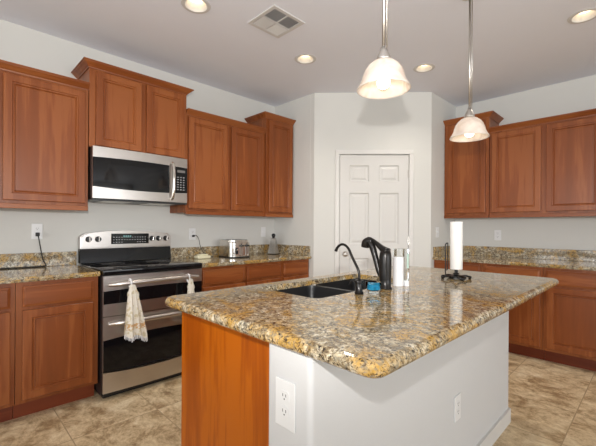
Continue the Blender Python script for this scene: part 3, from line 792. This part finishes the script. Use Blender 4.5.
# ------------------------------------------------------------------ things on the left counter
def build_toaster():
    t = thing('toaster', 'chrome four-slice toaster with two levers on the left counter', 'toaster', (0.205, 2.235, 0.9185), PI / 2)
    # local: x = along wall (left to right), y into wall, front -y
    W, D, Hh = 0.255, 0.27, 0.186
    bm = prism(rrect(-W / 2, W / 2, -D / 2, D / 2, 0.055, 8), 0.014, Hh)
    bmesh.ops.bevel(bm, geom=[e for e in bm.edges if e.verts[0].co.z > Hh - 0.001 and e.verts[1].co.z > Hh - 0.001], offset=0.028, segments=5, affect='EDGES')
    obj('toaster_shell', bm, 'chrome', t, auto=40)
    obj('base_plate', prism(rrect(-W / 2 - 0.004, W / 2 + 0.004, -D / 2 - 0.004, D / 2 + 0.004, 0.057, 8), 0.0, 0.0138), 'bplastic', t)
    sl = bmesh.new()
    for x in (-0.095, -0.038, 0.038, 0.095): B((x - 0.014, x + 0.014, -0.085, 0.085, Hh - 0.001, Hh + 0.0015), bm=sl)
    obj('bread_slots', sl, 'bplastic', t)
    for x in (-0.004, 0.068):
        obj('lever_slot', B((x - 0.006, x + 0.006, -D / 2 - 0.0015, -D / 2 - 0.0002, 0.045, 0.150)), 'bplastic', t)
        obj('lever', B((x - 0.017, x + 0.017, -D / 2 - 0.026, -D / 2 - 0.002, 0.118, 0.134), bev=0.003), 'bplastic', t)
        obj('front_strip', B((x - 0.021, x + 0.021, -D / 2 - 0.0040, -D / 2 - 0.0018, 0.030, 0.112), bev=0.001), 'steel', t)
    obj('control_dial', B((-0.078, -0.045, -D / 2 - 0.004, -D / 2 - 0.0003, 0.040, 0.105), bev=0.001), 'bplastic', t)
    obj('dial_knob', lathe([(0, -0.016), (0.010, -0.015), (0.011, 0)], 16, None, Matrix.Translation((-0.061, -D / 2 - 0.0042, 0.085)) @ Matrix.Rotation(-PI / 2, 4, 'X')), 'chrome', t, auto=40)
build_toaster()
t = thing('box_grater', 'tapered metal box grater with a round black handle, in the counter corner', 'grater', (0.16, 2.830, 0.9185), 0.35)
bm = bmesh.new(); rings = []
for (wx, wy, z) in ((0.052, 0.042, 0.0), (0.052, 0.042, 0.012), (0.026, 0.022, 0.185), (0.020, 0.017, 0.192)):
    rings.append([bm.verts.new((x, y, z)) for x, y in ((-wx, -wy), (wx, -wy), (wx, wy), (-wx, wy))])
for a, b in zip(rings, rings[1:]):
    for i in range(4): bm.faces.new((a[i], a[(i + 1) % 4], b[(i + 1) % 4], b[i]))
bm.faces.new(rings[0][::-1]); bm.faces.new(rings[-1])
obj('grater_body', bm, 'nickel', t)
bm = bmesh.new()
for side in (0, 1):
    for r in range(9):
        for k in range(4):
            z = 0.028 + r * 0.016; f_ = 1 - (z / 0.185) * 0.5
            u = (-0.030 + k * 0.020 + (0.006 if r % 2 else 0)) * f_
            wy, wx = 0.042 - 0.02 * (z - 0.012) / 0.173, 0.052 - 0.026 * (z - 0.012) / 0.173
            p = (u, -wy - 0.0005, z) if side == 0 else (wx + 0.0005, u * 0.8, z)
            bmesh.ops.create_icosphere(bm, subdivisions=1, radius=0.0032, matrix=Matrix.Translation(p))
obj('grating_teeth', bm, 'grille', t)
obj('grater_foot', B((-0.054, 0.054, -0.044, 0.044, 0.0, 0.008), bev=0.002), 'bplastic', t)
obj('ball_handle', lathe([(0, 0.1922), (0.016, 0.1922), (0.013, 0.202), (0.019, 0.210), (0.024, 0.224), (0.021, 0.238), (0.010, 0.247), (0, 0.248)], 20), 'bplastic', t, smooth=True)
t = thing('plastic_gadget', 'small cream plastic gadget plugged in at the counter right of the range', 'gadget', (0.150, 1.885, 0.9185), PI / 2)
obj('gadget_body', B((-0.072, 0.072, -0.045, 0.045, 0, 0.030), bev=0.008, seg=3), 'cream', t, auto=40)
obj('gadget_top', B((-0.050, 0.050, -0.030, 0.030, 0.0302, 0.044), bev=0.006, seg=3), 'cream', t, auto=40)

# ------------------------------------------------------------------ outlets, switches, cords
def outlet(label, M4, kind='duplex', big=1.0, rockers=1):
    loc = M4.to_translation(); t = thing('electrical_outlet' if kind == 'duplex' else 'light_switch', label, 'outlet' if kind == 'duplex' else 'light switch', loc)
    t.rotation_euler = M4.to_euler()
    w_, h_ = 0.036 * big, 0.060 * big
    obj('cover_plate', B((-w_, w_, -0.0055, -0.0004, -h_, h_), bev=0.002), 'plate', t)
    if kind == 'duplex':
        for z in (-0.0195, 0.0195):
            r = prism(rrect(-0.0165 * big, 0.0165 * big, (z - 0.0145) * big, (z + 0.0145) * big, 0.010, 5), 0.0057, 0.0072, mat=Matrix.Rotation(PI / 2, 4, 'X'))
            rc = obj('receptacle', r, 'plate', t)
            s = B((-0.0075, -0.0055, -0.0078, -0.0073, z * big + 0.000, z * big + 0.0085), (0.0055, 0.0075, -0.0078, -0.0073, z * big, z * big + 0.0085), (-0.002, 0.002, -0.0078, -0.0073, z * big - 0.009, z * big - 0.005))
            obj('slots', s, 'slot', rc)
    else:
        obj('toggle', B((-0.005, 0.005, -0.014, -0.0058, -0.004, 0.012), bev=0.001), 'plate', t)
    return t
TL = lambda y, z: Matrix.Translation((0.0, y, z)) @ Matrix.Rotation(PI / 2, 4, 'Z')
outlet('white outlet with a black plug, on the wall left of the range', TL(0.527, 1.197))
outlet('white outlet with a cord, on the wall between range and toaster', TL(1.852, 1.165))
outlet('white toggle switch on the wall above the counter, left of the box grater', TL(2.80, 1.185), 'switch')
outlet('white outlet on the right-hand wall above the backsplash, right of the paper towels', Matrix.Translation((2.110, YR, 1.165)))
outlet('white toggle switch on the short wall right of the pantry door', Matrix.Translation((XR, 4.05, 1.195)) @ Matrix.Rotation(PI / 2, 4, 'Z'), 'switch')
outlet('large white outlet on the near end of the island, beside the orange panel', Matrix.Translation((2.652, KY0, 0.712)), big=1.18)
outlet('white outlet low on the long white side of the island', Matrix.Translation((KX1, 1.755, 0.380)) @ Matrix.Rotation(PI / 2, 4, 'Z'))
t = thing('power_cord', 'black cord hanging from the left wall outlet and running along the backsplash', 'cord', (0, 0, 0))
obj('plug', B((0.0085, 0.036, 0.515, 0.540, 1.158, 1.188), bev=0.004), 'rubber', t)
obj('cable', tube([(0.034, 0.528, 1.170), (0.044, 0.532, 1.140), (0.040, 0.545, 1.06), (0.034, 0.560, 0.98), (0.040, 0.580, 0.932), (0.045, 0.560, 0.9245), (0.036, 0.45, 0.9235), (0.034, 0.25, 0.9235), (0.036, 0.0, 0.9235)], 0.0042, 8, smoothn=6), 'rubber', t, smooth=True)
t = thing('power_cord', 'thin dark cord looping from the outlet behind the toaster', 'cord', (0, 0, 0))
obj('plug', B((0.0085, 0.032, 1.842, 1.864, 1.135, 1.157), bev=0.004), 'rubber', t)
obj('cable', tube([(0.030, 1.853, 1.148), (0.042, 1.875, 1.150), (0.040, 1.905, 1.11), (0.036, 1.925, 1.04), (0.038, 1.965, 0.972), (0.045, 2.03, 0.932), (0.050, 2.07, 0.9235)], 0.003, 8, smoothn=6), 'rubber', t, smooth=True)

# ------------------------------------------------------------------ kitchen towels on the range handles
def towel(label, y, ztop, Hh, wb, x, seed, lean=0.0):
    rnd = random.Random(seed)
    zb = ztop - Hh
    t = thing('kitchen_towel', label, 'towel', (x, y, zb), RL, 'towels hung from the upper oven handle')
    # local: x right along range, y toward the range, z up from hem
    bm = bmesh.new(); rows = []; nz = 26; nx = 22
    for j in range(nz + 1):
        s = j / nz; z = Hh * (1 - s)            # s=0 at the top
        wd = 0.016 + (wb - 0.016) * min(1, (s * 1.05)) ** 0.75
        if s > 0.12 and s < 0.2: wd += 0.006
        cx_ = lean * s; row = []
        for i in range(nx + 1):
            u = -1 + 2 * i / nx
            fold = math.cos(u * 9.0 + 0.6) * (0.010 * (0.35 + s)) + math.cos(u * 17 + seed) * 0.003
            zz = z + (0.012 * math.sin(u * 5 + 1) if s > 0.9 else 0) - 0.02 * u * s * 0.8
            row.append((cx_ + u * wd, -0.006 + fold * 0.9 - 0.012 * (1 - u * u) * min(1, s * 3), zz))
        rows.append(row)
    fr = [[bm.verts.new(p) for p in r] for r in rows]; bk = [[bm.verts.new((p[0], p[1] + 0.004, p[2])) for p in r] for r in rows]
    for j in range(nz):
        for i in range(nx):
            bm.faces.new((fr[j][i], fr[j][i + 1], fr[j + 1][i + 1], fr[j + 1][i])); bm.faces.new((bk[j][i], bk[j + 1][i], bk[j + 1][i + 1], bk[j][i + 1]))
    for j in range(nz):
        for i in (0, nx): bm.faces.new((fr[j][i], fr[j + 1][i], bk[j + 1][i], bk[j][i]))
    for i in range(nx):
        for j in (0, nz): bm.faces.new((fr[j][i], fr[j][i + 1], bk[j][i + 1], bk[j][i]))
    obj('towel_cloth', bm, 'cloth', t, auto=60)
    # hanging loop over the bar
    lp = tube([(0, 0.006, Hh - 0.03), (0, 0.013, Hh + 0.010), (0, 0.022, Hh + 0.032), (0, 0.046, Hh + 0.034), (0, 0.060, Hh + 0.010), (0, 0.054, Hh - 0.014), (0, 0.016, Hh - 0.040)], 0.004, 8, smoothn=4, sy=1.8)
    obj('hanging_loop', lp, 'white', t, smooth=True)
    # fringe
    fb = bmesh.new()
    for i in range(30):
        u = -0.97 + 1.94 * i / 29; p = rows[-1][min(nx, int((u + 1) / 2 * nx))]
        x0 = lean + u * wb
        tube([(x0, p[1] + 0.002, p[2] + 0.004), (x0 + rnd.uniform(-0.004, 0.004), p[1] + 0.001, p[2] - 0.020 - rnd.uniform(0, 0.010))], [0.0026, 0.0016], 5, fb)
    obj('fringe', fb, 'white', t)
    return t
towel('cream patterned towel with a fringed hem, fully in view on the oven handle', 0.970, 0.822, 0.375, 0.080, 0.768, 3, 0.025)
towel('second cream towel on the oven handle, mostly hidden behind the island corner', 1.425, 0.818, 0.35, 0.050, 0.768, 8, 0.0)

# ------------------------------------------------------------------ ceiling things
def can(x, y, label):
    t = thing('recessed_light', label, 'ceiling light', (x, y, ZC), 0, 'recessed ceiling lights')
    obj('trim_ring', lathe([(0.072, -0.0005), (0.074, -0.005), (0.096, -0.004), (0.099, -0.0005)], 40, closed=True), 'vent', t, auto=40)
    obj('baffle', lathe([(0.0735, -0.003), (0.072, -0.001), (0.058, 0.045), (0.056, 0.060), (0.060, 0.060), (0.070, 0.030), (0.0765, 0.003)], 40, closed=True), 'vent', t, smooth=True)
    l = obj('lamp', lathe([(0, 0.030), (0.030, 0.032), (0.046, 0.040), (0.0555, 0.052), (0.0555, 0.056), (0, 0.058)], 32), 'lens', t, smooth=True)
    lamp('can_light_source', 'SPOT', (0, 0, 0.022), 26, (1.0, 0.91, 0.80), 0.04, (0, 0, 0), math.radians(125), t)
    return t
for (x, y), lb in zip(CANS, ('recessed ceiling light at the top left, cut by the picture edge', 'recessed ceiling light between the air vent and the corner cabinet', 'recessed ceiling light above the pantry door, right of the nearer pendant', 'recessed ceiling light at the top right of the picture')):
    can(x, y, lb)

t = thing('ceiling_vent', 'square white air vent in the ceiling with louvred quarters', 'air vent', (1.418, 1.758, ZC))
hs = 0.152
fr = B((-hs, hs, -hs, -hs + 0.028, -0.008, -0.0005), (-hs, hs, hs - 0.028, hs, -0.008, -0.0005), (-hs, -hs + 0.028, -hs + 0.0285, hs - 0.0285, -0.008, -0.0005), (hs - 0.028, hs, -hs + 0.0285, hs - 0.0285, -0.008, -0.0005), (-0.004, 0.004, -hs + 0.0285, hs - 0.0285, -0.008, -0.001), bev=0.0015)
B((-hs + 0.0285, -0.0045, -0.004, 0.004, -0.008, -0.001), (0.0045, hs - 0.0285, -0.004, 0.004, -0.008, -0.001), bm=fr)
obj('frame', fr, 'vent', t)
obj('duct_backing', B((-hs + 0.03, hs - 0.03, -hs + 0.03, hs - 0.03, -0.0012, -0.0004)), 'duct', t)
for qx, qy, dirn in ((-1, -1, 'x'), (1, -1, 'y'), (1, 1, 'x'), (-1, 1, 'y')):
    bm = bmesh.new(); cx_, cy_ = qx * 0.064, qy * 0.064
    for k in range(7):
        off = -0.049 + k * 0.0163
        tilt = Matrix.Rotation(math.radians(35 * (1 if qx > 0 else -1)), 4, 'X' if dirn == 'x' else 'Y')
        mtx = Matrix.Translation((cx_ + (0 if dirn == 'x' else off), cy_ + (off if dirn == 'x' else 0), -0.0065)) @ tilt @ Matrix.Diagonal((0.116 if dirn == 'x' else 0.010, 0.010 if dirn == 'x' else 0.116, 0.0012, 1))
        bmesh.ops.create_cube(bm, size=1, matrix=mtx)
    obj('louver_bank', bm, 'vent', t)

def pendant(x, y, top, label):
    t = thing('pendant_light', label, 'pendant light', (x, y, ZC), 0, 'bell pendants over the island')
    zt = top - ZC
    obj('canopy', lathe([(0, -0.0005), (0.062, -0.0005), (0.060, -0.012), (0.030, -0.026), (0.010, -0.030), (0, -0.030)], 32), 'nickel', t, smooth=True)
    obj('stem', lathe([(0, -0.0305), (0.0065, -0.0305), (0.0065, zt + 0.055), (0, zt + 0.055)], 12), 'nickel', t, smooth=True)
    obj('cord', tube([(0.013, 0.004, -0.022), (0.012, 0.004, -0.3), (0.013, 0.004, zt + 0.052)], 0.0028, 6), 'nickel', t, smooth=True)
    obj('socket_cap', lathe([(0, zt + 0.0545), (0.014, zt + 0.054), (0.018, zt + 0.036), (0.027, zt + 0.020), (0.032, zt + 0.004), (0.032, zt - 0.004), (0, zt - 0.004)], 24), 'nickel', t, smooth=True)
    pr = [(0.034, 0.000), (0.056, -0.008), (0.078, -0.026), (0.094, -0.050), (0.103, -0.075), (0.109, -0.097), (0.118, -0.118), (0.131, -0.138), (0.134, -0.145)]
    pr = [(r * 0.885, z * 0.885) for r, z in pr]
    inn = [(r - 0.004, z - 0.002) for r, z in pr][::-1]
    sh = obj('glass_shade', lathe([(r, zt - 0.005 + z) for r, z in pr + inn], 48, closed=True), 'shade', t, smooth=True)
    bl = obj('light_bulb', lathe([(0, -0.066), (0.012, -0.068), (0.014, -0.082), (0.026, -0.098), (0.030, -0.114), (0.024, -0.132), (0.010, -0.140), (0, -0.141)], 20, None, Matrix.Translation((0, 0, zt + 0.012))), 'bulb', t, smooth=True)
    obj('bulb_socket', lathe([(0, -0.0045), (0.017, -0.0045), (0.017, -0.053), (0, -0.0535)], 16, None, Matrix.Translation((0, 0, zt))), 'white', t, auto=40)
pendant(2.560, 1.400, 1.990, 'nearer bell-shaped glass pendant on a nickel stem, larger in view')
pendant(2.560, 2.425, 1.960, 'farther bell-shaped glass pendant, in front of the right-hand wall cabinets')
